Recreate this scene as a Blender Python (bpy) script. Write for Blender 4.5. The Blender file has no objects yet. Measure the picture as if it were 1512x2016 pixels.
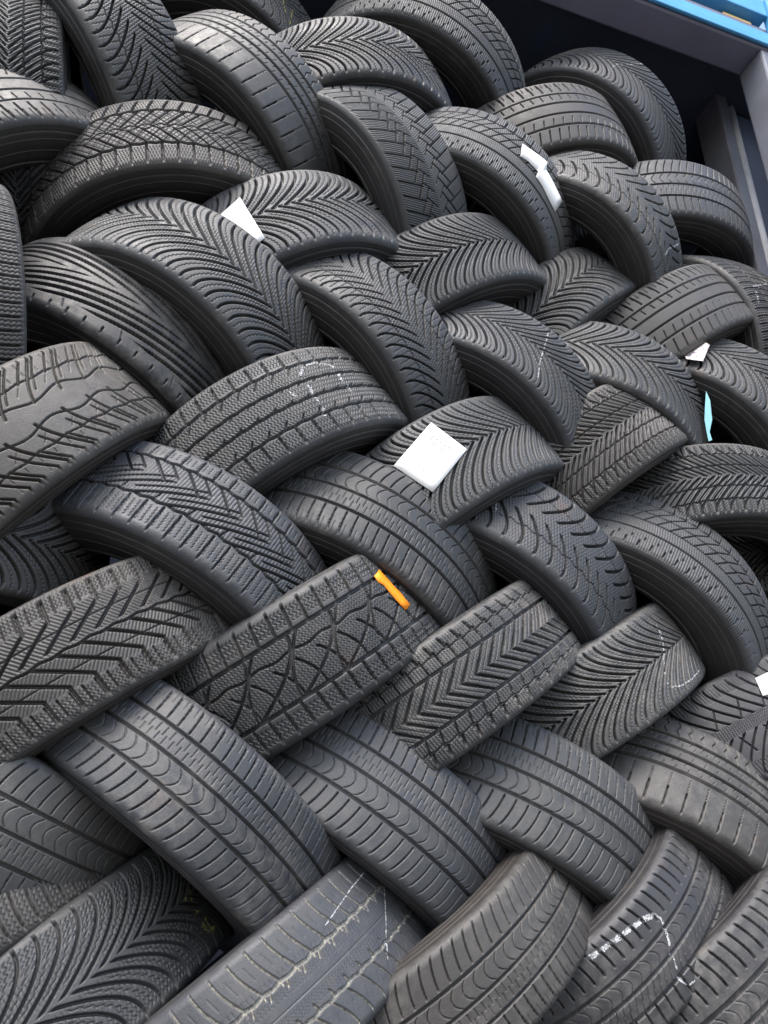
import bpy, bmesh, math, random
import numpy as np
from mathutils import Matrix, Vector
rad = math.radians
S = bpy.context.scene
COL = S.collection

# ------------------------------------------------------------------ camera
cd = bpy.data.cameras.new('camera')
cam = bpy.data.objects.new('camera', cd)
COL.objects.link(cam)
cd.sensor_fit = 'VERTICAL'
cd.sensor_height = 36.0
cd.lens = 36.0 * 1450.0 / 2016.0
cd.clip_start = 0.02
cd.clip_end = 500.0
CB = [[0.951176, 0.143794, 0.273105], [-0.308002, 0.385002, 0.870005], [0.019956, -0.911645, 0.410494]]          # rows: world axes written in camera axes (right, down, forward)
cam.matrix_world = Matrix((
    (CB[0][0], -CB[0][1], -CB[0][2], 0.0),
    (CB[1][0], -CB[1][1], -CB[1][2], 0.0),
    (CB[2][0], -CB[2][1], -CB[2][2], 1.000),
    (0, 0, 0, 1)))
S.camera = cam

# ------------------------------------------------------------------ sky, sun, exposure
SUN_EL, SUN_AZ = 58.0, 215.0      # azimuth clockwise from +Y: behind the photographer's left shoulder
w = bpy.data.worlds.new('World')
S.world = w
w.use_nodes = True
wn = w.node_tree
bg = wn.nodes['Background']
sky = wn.nodes.new('ShaderNodeTexSky')
sky.sky_type = 'NISHITA'
sky.sun_disc = False
sky.sun_elevation = rad(SUN_EL)
sky.sun_rotation = rad(SUN_AZ)
sky.air_density = 1.2
sky.dust_density = 3.0
sky.ozone_density = 1.0
wn.links.new(sky.outputs['Color'], bg.inputs['Color'])
bg.inputs['Strength'].default_value = 0.11
sl = bpy.data.lights.new('sun', 'SUN')
sl.energy = 1.2
sl.angle = rad(40)
sl.color = (1.0, 0.97, 0.93)
so = bpy.data.objects.new('sun', sl)
COL.objects.link(so)
so.rotation_euler = (rad(90 - SUN_EL), 0, rad(180 - SUN_AZ))
S.view_settings.view_transform = 'Standard'
S.view_settings.look = 'None'
S.view_settings.exposure = 2.05
S.view_settings.gamma = 1.0

# ------------------------------------------------------------------ materials
def mat(name, base, rough=0.6, spec=0.5, metal=0.0):
    m = bpy.data.materials.new(name)
    m.use_nodes = True
    b = m.node_tree.nodes['Principled BSDF']
    b.inputs['Base Color'].default_value = (*base, 1)
    b.inputs['Roughness'].default_value = rough
    b.inputs['Specular IOR Level'].default_value = spec
    b.inputs['Metallic'].default_value = metal
    return m, m.node_tree, b

def N(nt, t, **kw):
    n = nt.nodes.new('ShaderNode' + t)
    for k, v in kw.items():
        if k in n.inputs:
            n.inputs[k].default_value = v
        else:
            setattr(n, k, v)
    return n

def noise(nt, scale, detail=4.0, rough=0.6, coord=None):
    n = nt.nodes.new('ShaderNodeTexNoise')
    n.inputs['Scale'].default_value = scale
    n.inputs['Detail'].default_value = detail
    n.inputs['Roughness'].default_value = rough
    if coord is not None:
        nt.links.new(coord, n.inputs['Vector'])
    return n

def ramp(nt, src, p0, p1, c0=(0, 0, 0, 1), c1=(1, 1, 1, 1)):
    r = nt.nodes.new('ShaderNodeValToRGB')
    r.color_ramp.elements[0].position = p0
    r.color_ramp.elements[1].position = p1
    r.color_ramp.elements[0].color = c0
    r.color_ramp.elements[1].color = c1
    nt.links.new(src, r.inputs['Fac'])
    return r

def mixc(nt, fac, a, b, blend='MIX'):
    m = nt.nodes.new('ShaderNodeMix')
    m.data_type = 'RGBA'
    m.blend_type = blend
    for sock, v in ((m.inputs[0], fac), (m.inputs[6], a), (m.inputs[7], b)):
        if isinstance(v, (int, float)):
            sock.default_value = v
        elif isinstance(v, tuple):
            sock.default_value = v
        else:
            nt.links.new(v, sock)
    return m.outputs[2]

def rubber(name, dirt_groove=False, side=False):
    """black rubber; the object's own colour is its tint, noise adds dust, scuffs and specks"""
    m, nt, b = mat(name, (0.05, 0.05, 0.052), 0.6, 0.45)
    L = nt.links
    tc = N(nt, 'TexCoord')
    oi = N(nt, 'ObjectInfo')
    off = nt.nodes.new('ShaderNodeVectorMath')
    off.operation = 'MULTIPLY_ADD'
    comb = N(nt, 'CombineXYZ')
    mul = nt.nodes.new('ShaderNodeMath'); mul.operation = 'MULTIPLY'; mul.inputs[1].default_value = 37.0
    L.new(oi.outputs['Random'], mul.inputs[0])
    L.new(mul.outputs[0], comb.inputs[0]); L.new(mul.outputs[0], comb.inputs[1]); L.new(mul.outputs[0], comb.inputs[2])
    L.new(tc.outputs['Object'], off.inputs[0]); off.inputs[1].default_value = (1, 1, 1); L.new(comb.outputs[0], off.inputs[2])
    co = off.outputs[0]
    n1 = noise(nt, 6.0, 5.0, 0.65, co)
    n2 = noise(nt, 45.0, 6.0, 0.7, co)
    n3 = noise(nt, 420.0, 2.0, 0.5, co)
    n4 = noise(nt, 150.0, 2.0, 0.5, co)
    d1 = ramp(nt, n1.outputs['Fac'], 0.38, 0.60)
    d2 = ramp(nt, n2.outputs['Fac'], 0.38, 0.66)
    mm = nt.nodes.new('ShaderNodeMath'); mm.operation = 'MULTIPLY'
    L.new(d1.outputs['Color'], mm.inputs[0]); L.new(d2.outputs['Color'], mm.inputs[1])
    sc = nt.nodes.new('ShaderNodeMath'); sc.operation = 'MULTIPLY'; sc.inputs[1].default_value = 0.72 if not side else 0.5
    L.new(mm.outputs[0], sc.inputs[0])
    rv = nt.nodes.new('ShaderNodeMapRange'); rv.inputs[3].default_value = 0.25; rv.inputs[4].default_value = 1.25
    L.new(oi.outputs['Random'], rv.inputs[0])
    sv = nt.nodes.new('ShaderNodeMath'); sv.operation = 'MULTIPLY'; sv.use_clamp = True
    L.new(sc.outputs[0], sv.inputs[0]); L.new(rv.outputs[0], sv.inputs[1])
    dust = (0.125, 0.117, 0.107, 1) if not side else (0.075, 0.066, 0.058, 1)
    c = mixc(nt, sv.outputs[0], oi.outputs['Color'], dust)
    # rusty brown smears
    n5 = noise(nt, 11.0, 3.0, 0.6, co)
    d5 = ramp(nt, n5.outputs['Fac'], 0.66, 0.76)
    s5 = nt.nodes.new('ShaderNodeMath'); s5.operation = 'MULTIPLY'; s5.inputs[1].default_value = 0.34
    L.new(d5.outputs['Color'], s5.inputs[0])
    c = mixc(nt, s5.outputs[0], c, (0.10, 0.062, 0.042, 1))
    # pale specks of grit
    d3 = ramp(nt, n4.outputs['Fac'], 0.80, 0.83)
    s3 = nt.nodes.new('ShaderNodeMath'); s3.operation = 'MULTIPLY'; s3.inputs[1].default_value = 0.55
    L.new(d3.outputs['Color'], s3.inputs[0])
    c = mixc(nt, s3.outputs[0], c, (0.38, 0.36, 0.33, 1))
    if dirt_groove:
        at = N(nt, 'Attribute', attribute_name='groove')
        nn = noise(nt, 260.0, 3.0, 0.6, co)
        gm = nt.nodes.new('ShaderNodeMath'); gm.operation = 'MULTIPLY'
        gr = ramp(nt, at.outputs['Fac'], 0.25, 0.7)
        nr = ramp(nt, nn.outputs['Fac'], 0.30, 0.55)
        L.new(gr.outputs['Color'], gm.inputs[0]); L.new(nr.outputs['Color'], gm.inputs[1])
        c = mixc(nt, gm.outputs[0], c, (0.27, 0.255, 0.215, 1))
    L.new(c, b.inputs['Base Color'])
    rr = nt.nodes.new('ShaderNodeMapRange')
    L.new(n2.outputs['Fac'], rr.inputs[0])
    rr.inputs[1].default_value = 0.3; rr.inputs[2].default_value = 0.7
    rr.inputs[3].default_value = 0.42; rr.inputs[4].default_value = 0.70
    L.new(rr.outputs[0], b.inputs['Roughness'])
    bp = N(nt, 'Bump'); bp.inputs['Strength'].default_value = 0.35; bp.inputs['Distance'].default_value = 0.0012
    hb = nt.nodes.new('ShaderNodeMath'); hb.operation = 'ADD'
    L.new(n2.outputs['Fac'], hb.inputs[0]); L.new(n3.outputs['Fac'], hb.inputs[1])
    L.new(hb.outputs[0], bp.inputs['Height'])
    L.new(bp.outputs['Normal'], b.inputs['Normal'])
    return m

M_TREAD = rubber('tread_rubber')
M_DIRT = rubber('dirty_groove_rubber', dirt_groove=True)
M_SIDE = rubber('sidewall_rubber', side=True)
M_LINER, _, _ = mat('liner_rubber', (0.022, 0.022, 0.024), 0.7, 0.3)

def painted(name, base, dark, rough=0.5, scale=9.0, rust=0.0):
    m, nt, b = mat(name, base, rough)
    tc = N(nt, 'TexCoord')
    n1 = noise(nt, scale, 6.0, 0.65, tc.outputs['Object'])
    r1 = ramp(nt, n1.outputs['Fac'], 0.42, 0.75)
    c = mixc(nt, r1.outputs['Color'], (*base, 1), (*dark, 1))
    if rust:
        n2 = noise(nt, scale * 2.3, 6.0, 0.7, tc.outputs['Object'])
        r2 = ramp(nt, n2.outputs['Fac'], 0.62, 0.70)
        f = nt.nodes.new('ShaderNodeMath'); f.operation = 'MULTIPLY'; f.inputs[1].default_value = rust
        nt.links.new(r2.outputs['Color'], f.inputs[0])
        c = mixc(nt, f.outputs[0], c, (0.16, 0.075, 0.04, 1))
    nt.links.new(c, b.inputs['Base Color'])
    bp = N(nt, 'Bump'); bp.inputs['Strength'].default_value = 0.15; bp.inputs['Distance'].default_value = 0.002
    nt.links.new(n1.outputs['Fac'], bp.inputs['Height'])
    nt.links.new(bp.outputs['Normal'], b.inputs['Normal'])
    return m

M_STEEL = painted('grey_painted_steel', (0.155, 0.162, 0.19), (0.11, 0.112, 0.13), 0.45, 7.0, 0.25)
M_DSTEEL = painted('dark_painted_steel', (0.05, 0.062, 0.10), (0.04, 0.045, 0.07), 0.55, 7.0, 0.35)
M_UNDER = painted('header_underside_paint', (0.17, 0.17, 0.23), (0.13, 0.13, 0.17), 0.5, 6.0, 0.2)
M_COL_SHADED = painted('shaded_column_steel', (0.13, 0.13, 0.15), (0.085, 0.08, 0.082), 0.45, 7.0, 0.3)  # darker copy of the frame steel: weaker light inside painted into the colour
M_BLUE = painted('light_blue_paint', (0.065, 0.29, 0.53), (0.05, 0.23, 0.45), 0.4, 12.0)
M_NAVY = painted('dark_blue_paint', (0.035, 0.085, 0.22), (0.025, 0.06, 0.16), 0.4, 12.0)
M_EDGE_HL = painted('highlight_pale_steel', (0.48, 0.49, 0.52), (0.34, 0.34, 0.36), 0.32, 14.0)  # pale colour paints in the highlight along the column's rounded edge
M_CONC = painted('yard_concrete', (0.095, 0.093, 0.09), (0.07, 0.069, 0.066), 0.9, 3.0)
M_PAPER, nt_, b_ = mat('white_paper', (0.74, 0.74, 0.73), 0.75, 0.3)
M_INK, _, _ = mat('grey_ink', (0.30, 0.30, 0.32), 0.8, 0.2)
M_ORANGE, _, _ = mat('orange_label_paper', (0.95, 0.27, 0.012), 0.6, 0.3)
M_CYAN, _, _ = mat('pale_blue_paper', (0.40, 0.78, 0.86), 0.7, 0.3)
M_YELLOW, _, _ = mat('yellow_panel', (0.85, 0.55, 0.20), 0.5)
M_LILAC, _, _ = mat('lilac_panel', (0.52, 0.50, 0.60), 0.5)

def chalk_mat(name, col):
    m, nt, b = mat(name, col, 0.9, 0.2)
    tc = N(nt, 'TexCoord')
    n1 = noise(nt, 330.0, 4.0, 0.7, tc.outputs['Object'])
    r1 = ramp(nt, n1.outputs['Fac'], 0.40, 0.62, (0.07, 0.07, 0.07, 1), (*col, 1))
    nt.links.new(r1.outputs['Color'], b.inputs['Base Color'])
    return m
M_CHALK = chalk_mat('white_chalk', (0.54, 0.55, 0.57))
M_YCHALK = chalk_mat('yellow_chalk', (0.55, 0.50, 0.12))

m_, nt, b_ = mat('printed_paper', (0.7, 0.68, 0.62), 0.7)
tc = N(nt, 'TexCoord')
n1 = noise(nt, 160.0, 4.0, 0.7, tc.outputs['Object'])
r1 = ramp(nt, n1.outputs['Fac'], 0.45, 0.6, (0.72, 0.69, 0.62, 1), (0.22, 0.17, 0.24, 1))
nt.links.new(r1.outputs['Color'], b_.inputs['Base Color'])
M_PRINT = m_

# ------------------------------------------------------------------ helpers
def tag(o, label=None, cat=None, group=None, kind=None):
    if label: o['label'] = label
    if cat: o['category'] = cat
    if group: o['group'] = group
    if kind: o['kind'] = kind
    return o

def mesh_obj(name, verts, faces, m, parent=None, smooth=True, bevel=0.0):
    me = bpy.data.meshes.new(name)
    me.from_pydata([tuple(v) for v in verts], [], [tuple(f) for f in faces])
    me.materials.append(m)
    if smooth:
        me.polygons.foreach_set('use_smooth', [True] * len(me.polygons))
    o = bpy.data.objects.new(name, me)
    COL.objects.link(o)
    if parent is not None:
        o.parent = parent
    if bevel:
        md = o.modifiers.new('bevel', 'BEVEL'); md.width = bevel; md.segments = 2
    return o

def empty(name, loc=(0, 0, 0)):
    o = bpy.data.objects.new(name, None)
    o.empty_display_size = 0.1
    o.location = loc
    COL.objects.link(o)
    return o

def grid_mesh(name, P, wrap, m):
    """P: (rows, cols, 3) array -> smooth quad mesh, wrapped along the columns if asked"""
    nr, nc = P.shape[:2]
    me = bpy.data.meshes.new(name)
    idx = np.arange(nr * nc, dtype=np.int32).reshape(nr, nc)
    if wrap:
        nx = np.roll(idx, -1, 1)
    else:
        nx = idx[:, 1:]
        idx = idx[:, :-1]
    a, b, c, d = idx[:-1], nx[:-1], nx[1:], idx[1:]
    q = np.stack([a, b, c, d], -1).reshape(-1)
    nf = len(q) // 4
    me.vertices.add(nr * nc)
    me.vertices.foreach_set('co', P.astype(np.float32).reshape(-1))
    me.loops.add(len(q))
    me.loops.foreach_set('vertex_index', q)
    me.polygons.add(nf)
    me.polygons.foreach_set('loop_start', np.arange(0, 4 * nf, 4, dtype=np.int32))
    me.polygons.foreach_set('loop_total', np.full(nf, 4, dtype=np.int32))
    me.polygons.foreach_set('use_smooth', np.ones(nf, dtype=bool))
    me.materials.append(m)
    me.update(calc_edges=True)
    return me

# ------------------------------------------------------------------ tyre cross-section (mm, nominal tyre)
R0, HW = 309.0, 80.0            # crown radius, flat half width
CROWN, RHO, PHI0, PHI1 = 5.0, 17.0, 0.116, 1.36
ARC = RHO * (PHI1 - PHI0)
def profile(s):
    """arc position s across the tread -> axial z, radius r, normal angle"""
    a = np.abs(s)
    sg = np.sign(s)
    f = np.minimum(a, HW)
    z = f.copy()
    r = R0 - CROWN * (f / HW) ** 2
    ph = 2 * CROWN * f / HW ** 2
    e = np.maximum(a - HW, 0)
    p = PHI0 + e / RHO
    z = np.where(a > HW, HW + RHO * (np.sin(p) - math.sin(PHI0)), z)
    r = np.where(a > HW, R0 - CROWN - RHO * (math.cos(PHI0) - np.cos(p)), r)
    ph = np.where(a > HW, p, ph)
    return z * sg, r, ph * sg
SMAX = HW + ARC
zE, rE, _ = profile(np.array([SMAX]))
zE, rE = float(zE[0]), float(rE[0])
C = 2 * math.pi * R0

NF = 1120
def around():
    """angles round the tyre: fine where tyres show, coarser behind"""
    f = np.linspace(-rad(104), rad(104), NF)
    b = np.linspace(rad(104), rad(256), 170)[1:-1]
    return np.concatenate([f, b])
TH = around()
SV = np.concatenate([np.linspace(-SMAX, -HW, 18)[:-1], np.linspace(-HW, HW, 158), np.linspace(HW, SMAX, 18)[1:]])
Sg, Ug = np.meshgrid(SV, TH * R0, indexing='ij')
Sg = Sg.astype(np.float32); Ug = Ug.astype(np.float32)
T1 = SV / HW
AT = np.abs(Sg) / HW

def sst(a, b, x):
    t = np.clip((x - a) / (b - a), 0, 1)
    return t * t * (3 - 2 * t)
def per(x, p):
    return (np.mod(x / p + .5, 1) - .5) * p
def band(d, wd):
    return 1 - sst(wd / 2 - .5, wd / 2 + .5, np.abs(d))
def rng(lo, hi, e=2.0, x=None):
    x = Sg if x is None else x
    return sst(lo - e, lo + e, x) * (1 - sst(hi - e, hi + e, x))
def tri(x, p):
    return np.abs(np.mod(x / p, 1) - .5) * 4 - 1
def lat(g, n, wd, dep, mask=1.0, ph=0.0):
    """grooves u = g(s) + k*pitch; g gives mm for each row of the grid"""
    g = np.asarray(g, dtype=np.float64)
    sl = np.gradient(g, SV)
    cs = (1 / np.sqrt(1 + sl * sl))[:, None]
    p = C / n
    return dep * band(per(Ug - g[:, None] - ph * p, p) * cs, wd) * mask
def circ(s0, wd, dep, amp=0.0, n=40, kind='tri', ph=0.0):
    o = 0.0
    if amp:
        x = Ug + ph * C / n
        o = amp * (tri(x, C / n) if kind == 'tri' else np.sin(2 * np.pi * x / (C / n)))
    return dep * band(Sg - s0 - o, wd)
def hatch(slope, pitch, wd, dep, mask=1.0, zig=0.0, zp=6.0):
    """sipes: fine parallel cuts across the blocks"""
    k = round(C / pitch)
    x = Ug + slope * Sg + (zig * tri(Sg, zp) if zig else 0)
    return dep * band(per(x, C / k) / math.sqrt(1 + slope * slope), wd) * mask
def dash(s0, s1, n, ph, wd=1.5, dep=2.0, slope=0.0):
    return lat(slope * (SV - s0), n, wd, dep, rng(s0, s1, 1.0), ph)
END = 1 - sst(1.00, 1.15, AT)           # grooves run out on the shoulder
T = np.abs(T1)

def p_summer3():
    sh_u = lat(4 * np.sin(T1 * 3), 96, 2.2, 5.5, rng(45, 112) * END)
    sh_l = lat(-14 * (np.clip(-T1, 0, 1.3) - .5) ** 2 * 2 + 6 * T1, 96, 2.2, 5.5, rng(-112, -42) * END, .3)
    arcs = lat(16 * (1 - ((SV + 16) / 20) ** 2), 96, 1.3, 3.0, rng(-32, -1))
    sip = np.maximum(dash(8, 22, 150, 0, 1.2, 2.6), dash(20, 35, 150, .5, 1.2, 2.6))
    fine = lat(3 * np.sin(T1 * 3), 192, 1.1, 1.8, rng(70, 92), .25)
    return [circ(40, 5.2, 6.5), circ(3, 4.6, 6.5), circ(-36, 5.2, 6.5), sh_u, sh_l, arcs, sip, fine]

def p_summer3_new():
    sh_u = lat(7 * np.sin(T1 * 3), 92, 3.4, 7.0, rng(38, 112) * END)
    sh_l = lat(6 * T1, 92, 3.2, 6.5, rng(-112, -50) * END, .3)
    arcs = lat(12 * (1 - ((SV - 2) / 16) ** 2), 92, 1.2, 2.0, rng(-12, 18))
    sip = np.maximum(dash(-44, -30, 150, 0, 1.2, 2.2, .4), dash(-32, -16, 150, .5, 1.2, 2.2, .4))
    return [circ(22, 6, 6.5), circ(-14, 7, 6.5), circ(-48, 7, 6.5), sh_u, sh_l, arcs, sip]

def chev(n, wd, dep, Lc, pw, lim=0.0):
    g = Lc * np.clip(1 - T, 0, 1) ** pw
    up = lat(g, n, wd, dep, (Sg > -3) * rng(-2 + lim, 130) * END)
    lo = lat(g, n, wd, dep, (Sg < 3) * rng(-130, 2 - lim) * END, .5)
    return np.maximum(up, lo), g

def p_alpin(n=70, wd=4.6, dep=8.5, Lc=86, pw=1.75):
    v, g = chev(n, wd, dep, Lc, pw, 1.0)
    zz = 1.3 * np.sin(SV * 1.05)
    s1 = lat(g + zz, n, 1.3, 2.2, (Sg > 0) * rng(9, 86), .5)
    s2 = lat(g + zz, n, 1.3, 2.2, (Sg < 0) * rng(-86, -9), 0.0)
    tick = hatch(0.25, 5.2, 1.3, 1.6, rng(8, 42, 3, np.abs(Sg)))
    tick = tick * (1 - sst(.2, 1.2, np.abs(v)))
    v = v * (1 - .5 * sst(.98, 1.12, AT))
    return [v, s1, s2, tick * .8]

def p_alpin_worn():
    v, g = chev(74, 3.8, 6.5, 88, 1.9, 4.0)
    zz = 1.5 * np.sin(SV * .8)
    s1 = lat(g + zz, 74, 1.4, 2.2, (Sg > 0) * rng(14, 80), .5)
    s2 = lat(g + zz, 74, 1.4, 2.2, (Sg < 0) * rng(-80, -14), 0.0)
    s3 = lat(g * .8 + 3 + zz, 148, 1.2, 1.6, rng(52, 82, 2, np.abs(Sg)), .3)
    tick = hatch(0.1, 6, 1.3, 1.6, rng(10, 46, 3, np.abs(Sg)))
    return [v, s1, s2, s3, tick]

def p_crescent(n=60, wd=5.2):
    g = 62 * (1 - np.clip(T, 0, 1.25)) * np.abs(1 - np.clip(T, 0, 1.25)) ** .35 + 12 * np.clip(T, 0, 1.1) ** 3
    tp = .55 + .6 * np.sin(np.clip((np.abs(Sg) - 6) / 86, 0, 1) * np.pi * .9)
    v1 = lat(g, n, wd, 8.5, (Sg > 0) * rng(10, 130) * END); v2 = lat(g, n, wd, 8.5, (Sg < 0) * rng(-130, -10) * END, .5)
    w1 = 0; w2 = 0 # lat(g + 8, n, 2.6, 6, (Sg > 0) * rng(14, 44), .5); w2 = lat(g + 8, n, 2.6, 6, (Sg < 0) * rng(-44, -14), 0)
    cs = [circ(a, 1.9, 4, 3.0, n, 'tri', q) for a, q in ((42, 0), (-42, .5), (62, 0), (-62, .5))]
    sip = hatch(.5, 6.5, 1.2, 1.8, rng(-80, 80), 1.2, 7)
    v1 = v1 * (1 - .8 * sst(.92, 1.05, AT)); v2 = v2 * (1 - .8 * sst(.92, 1.05, AT))
    return [v1, v2, sip * .8] + cs[:2]

def p_fern():
    n = 76
    g = 74 * np.clip(1 - T, 0, 1) ** 1.5
    v1 = lat(g, n, 3.7, 8, (Sg > 0) * rng(8, 130) * END); v2 = lat(g, n, 3.7, 8, (Sg < 0) * rng(-130, -8) * END, .5)
    cs = [circ(a, 1.7, 4, 2.0, n) for a in (44, -44)]
    sip = lat(1.4 * tri(SV, 7), n * 2, 1.2, 2, rng(46, 80, 2, np.abs(Sg)), .25)
    s2 = hatch(.4, 6, 1.2, 1.7, rng(-42, 42), 1.2, 6)
    return [v1, v2, sip, s2] + cs

def p_vblock():
    n = 66
    g = 78 * (1 - np.clip(T, 0, 1)) ** 1.35
    v1 = lat(g, n, 4.2, 7.5, (Sg > 0) * END); v2 = lat(g, n, 4.2, 7.5, (Sg < 0) * END, .5)
    v3 = lat(g, n, 2.4, 6, (Sg > 0) * rng(4, 60), .5); v4 = lat(g, n, 2.4, 6, (Sg < 0) * rng(-60, -4), 0)
    cs = [circ(a, 2.6, 6, 1.2, n) for a in (26, -26, 57, -57)]
    sh = lat(0 * SV, n * 2, 2.4, 5.5, rng(58, 125, 2, np.abs(Sg)) * END, .2)
    sip = np.maximum(hatch(.9, 6.0, 1.3, 1.8, rng(0, 57)), hatch(-.9, 6.0, 1.3, 1.8, rng(-57, 0)))
    s2 = lat(1.2 * np.sin(SV), n * 4, 1.4, 2, rng(60, 92, 2, np.abs(Sg)))
    return [v1, v2, v3, v4, sh, sip, s2] + cs

def p_spine():
    n = 56
    k = np.clip(T, 0, 1.3)
    g = 66 * (1 - np.minimum(k, .62) / .62) * 1.0 - 10 * np.maximum(k - .62, 0)
    v1 = lat(g, n, 4.6, 7.5, (Sg > 0) * rng(1, 130) * END); v2 = lat(g, n, 4.6, 7.5, (Sg < 0) * rng(-130, -8) * END, .5)
    sp = circ(0, 3.8, 6.5, 1.6, n)
    sh = lat(g, n * 2, 2.4, 5.5, rng(56, 125, 2, np.abs(Sg)) * END, .25)
    cc1 = lat(34 - .55 * np.abs(SV) * 0 + 30 * T, n, 2.4, 4, rng(20, 54, 1, Sg), .5)
    cc2 = lat(34 + 30 * T, n, 2.4, 4, rng(-54, -20, 1, Sg), 0)
    sip = np.maximum(hatch(-.75, 6.2, 1.3, 1.8, rng(4, 54)), hatch(.75, 6.2, 1.3, 1.8, rng(-54, -4)))
    s2 = lat(g + 1.2 * np.sin(SV * .9), n * 6, 1.4, 2, rng(60, 90, 2, np.abs(Sg)))
    cd = [circ(a, 1.8, 4) for a in (30, -30)]
    return [v1, v2, sp, sh, sip, s2] + cd

def p_web():
    n = 70
    c1 = circ(46, 6, 7.5); c2 = circ(-46, 6, 7.5)
    g = 8 * T1
    s1 = lat(g, n, 4.6, 7, rng(48, 125) * END); s2 = lat(-g, n, 4.6, 7, rng(-125, -48) * END, .4)
    m = rng(-44, 44)
    a1 = lat(95 * (1 - ((SV - 44) / 88) ** 2), 26, 4.4, 7, m)
    a2 = lat(-95 * (1 - ((SV + 44) / 88) ** 2) * .45, 26, 4.0, 7, m, .5)
    b1 = lat(38 * (1 - ((SV + 44) / 66) ** 2), 52, 3.4, 6.5, rng(-44, 8))
    cm = circ(20, 3.6, 6, 2.0, 36, 'sin')
    sip = hatch(.2, 5.8, 1.3, 1.8, m, 1.6, 6)
    z = lat(2.2 * tri(SV, 9.0), n * 4, 1.5, 2.2, rng(56, 80, 1, np.abs(Sg)))
    z = z * (1 - sst(.1, .2, np.abs(per(Ug - g[:, None], C / n) / (C / n)) * 0 + 0))
    return [c1, c2, s1, s2, a1, a2, b1, cm, sip, z]

def p_zblock():
    n = 70
    c1 = circ(40, 5.5, 7.5); c2 = circ(-40, 5.5, 7.5)
    sh = lat(9 * T1 ** 2, n, 4.6, 7.5, rng(66, 126, 2, np.abs(Sg)) * END)
    sh2 = lat(9 * T1 ** 2 + 6 * T1, n, 3.4, 7, rng(40, 70, 2, np.abs(Sg)))
    ax = circ(64, 2.6, 4, 1.5, n); ax2 = circ(-64, 2.6, 4, 1.5, n)
    ce = lat(46 * (1 - np.abs(np.clip(SV, -42, 42) / 42)), n, 4.0, 7.5, rng(-40, 40))
    cz = lat(46 * (1 - np.abs(np.clip(SV, -42, 42) / 42)), n, 1.5, 2, rng(-37, 37), .5)
    rim = lat(46 * (1 - np.abs(np.clip(SV, -42, 42) / 42)), n, 7.0, 2.0, rng(-18, 18))
    sip = hatch(.12, 5.5, 1.3, 1.9, rng(42, 88, 2, np.abs(Sg)), .8, 6)
    s2 = hatch(0, 5.0, 1.2, 1.4, rng(-36, 36), .8, 6)
    return [c1, c2, sh, sh2, ax, ax2, ce, cz, rim, sip, s2]

def p_zigzag():
    n = 70
    c1 = circ(50, 5.5, 7.5, 1.6, n); c2 = circ(-34, 5.0, 7.0, 1.8, n)
    s1 = lat(3 * T1, n, 2.8, 6, rng(52, 125) * END)
    s2 = lat(4 * T1, n, 2.8, 6, rng(-125, -38) * END)
    d1 = lat(2.1 * (SV - 8), n // 2, 4.2, 7.5, rng(-33, 14))
    d1b = lat(2.1 * (SV - 8), n // 2, 3.0, 6, rng(-20, 26), .5)
    d2 = lat(-.9 * (SV - 8), n // 2, 3.6, 7, rng(10, 47), 0)
    d2b = lat(-.9 * (SV - 8), n // 2, 2.6, 6, rng(22, 47), .5)
    d3 = lat(.3 * SV, n // 2, 2.4, 5, rng(-33, -14), .25)
    sip = hatch(-.05, 5.6, 1.2, 1.6, rng(-32, 46))
    s3 = lat(1.0 * np.sin(SV), n * 3, 1.3, 1.8, rng(-78, -44)); s4 = lat(.8 * np.sin(SV), n * 3, 1.3, 1.5, rng(60, 78))
    return [c1, c2, s1, s2, d1, d1b, d2, d2b, d3, sip, s3, s4]


def p_rib5():
    n = 58
    cs = [circ(a, 5.0, 6.5, .8, n) for a in (53, 17, -17, -53)]
    s1 = lat(6 * T1, n, 4.6, 7, rng(56, 125) * END); s2 = lat(-6 * T1, n, 4.6, 7, rng(-125, -56) * END, .4)
    wv = hatch(.1, 6.2, 1.5, 2.2, rng(-50, 50), 1.8, 9) ; w2 = hatch(0, 6.4, 1.5, 2.2, rng(60, 88, 2, np.abs(Sg)), 1.8, 9)
    nt1 = lat(.8 * SV, n, 3.0, 5, rng(36, 51), .1); nt2 = lat(.8 * SV, n, 3.0, 5, rng(-20, -10), .5); nt3 = lat(.8 * SV, n, 3.0, 5, rng(10, 20), .8)
    nt4 = lat(.8 * SV, n, 3.0, 5, rng(-52, -40), .3)
    return cs + [s1, s2, wv, w2, nt1, nt2, nt3, nt4]

def p_vlines():
    # long straight grooves fanning out of the crown line toward both shoulders
    n = 20
    g = 470 * (1 - np.clip(T, 0, 1.3) / .86)
    p = C / n
    sl = np.gradient(g, SV)
    cs = (1 / np.sqrt(1 + sl * sl))[:, None]
    out = []
    for sg, ph in ((1, 0.0), (-1, .5)):
        wd = 2.2 + 4.6 * np.sin(np.clip((np.abs(Sg) - 2) / 62, 0, 1) * np.pi * .8)
        d = per(Ug - g[:, None] - ph * p, p) * cs
        out.append(8.0 * (1 - sst(wd / 2 - .5, wd / 2 + .5, np.abs(d))) * ((sg * Sg) > 0) * rng(3, 64, 3, np.abs(Sg)))
    sh = lat(-8 * T1, 60, 3.0, 5, rng(76, 104, 2, np.abs(Sg)) * END)
    hk = lat(-40 * (1 - T) + 20, 18, 1.6, 2.5, rng(64, 80, 2, np.abs(Sg)), .3)
    return out + [sh, hk]

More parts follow.
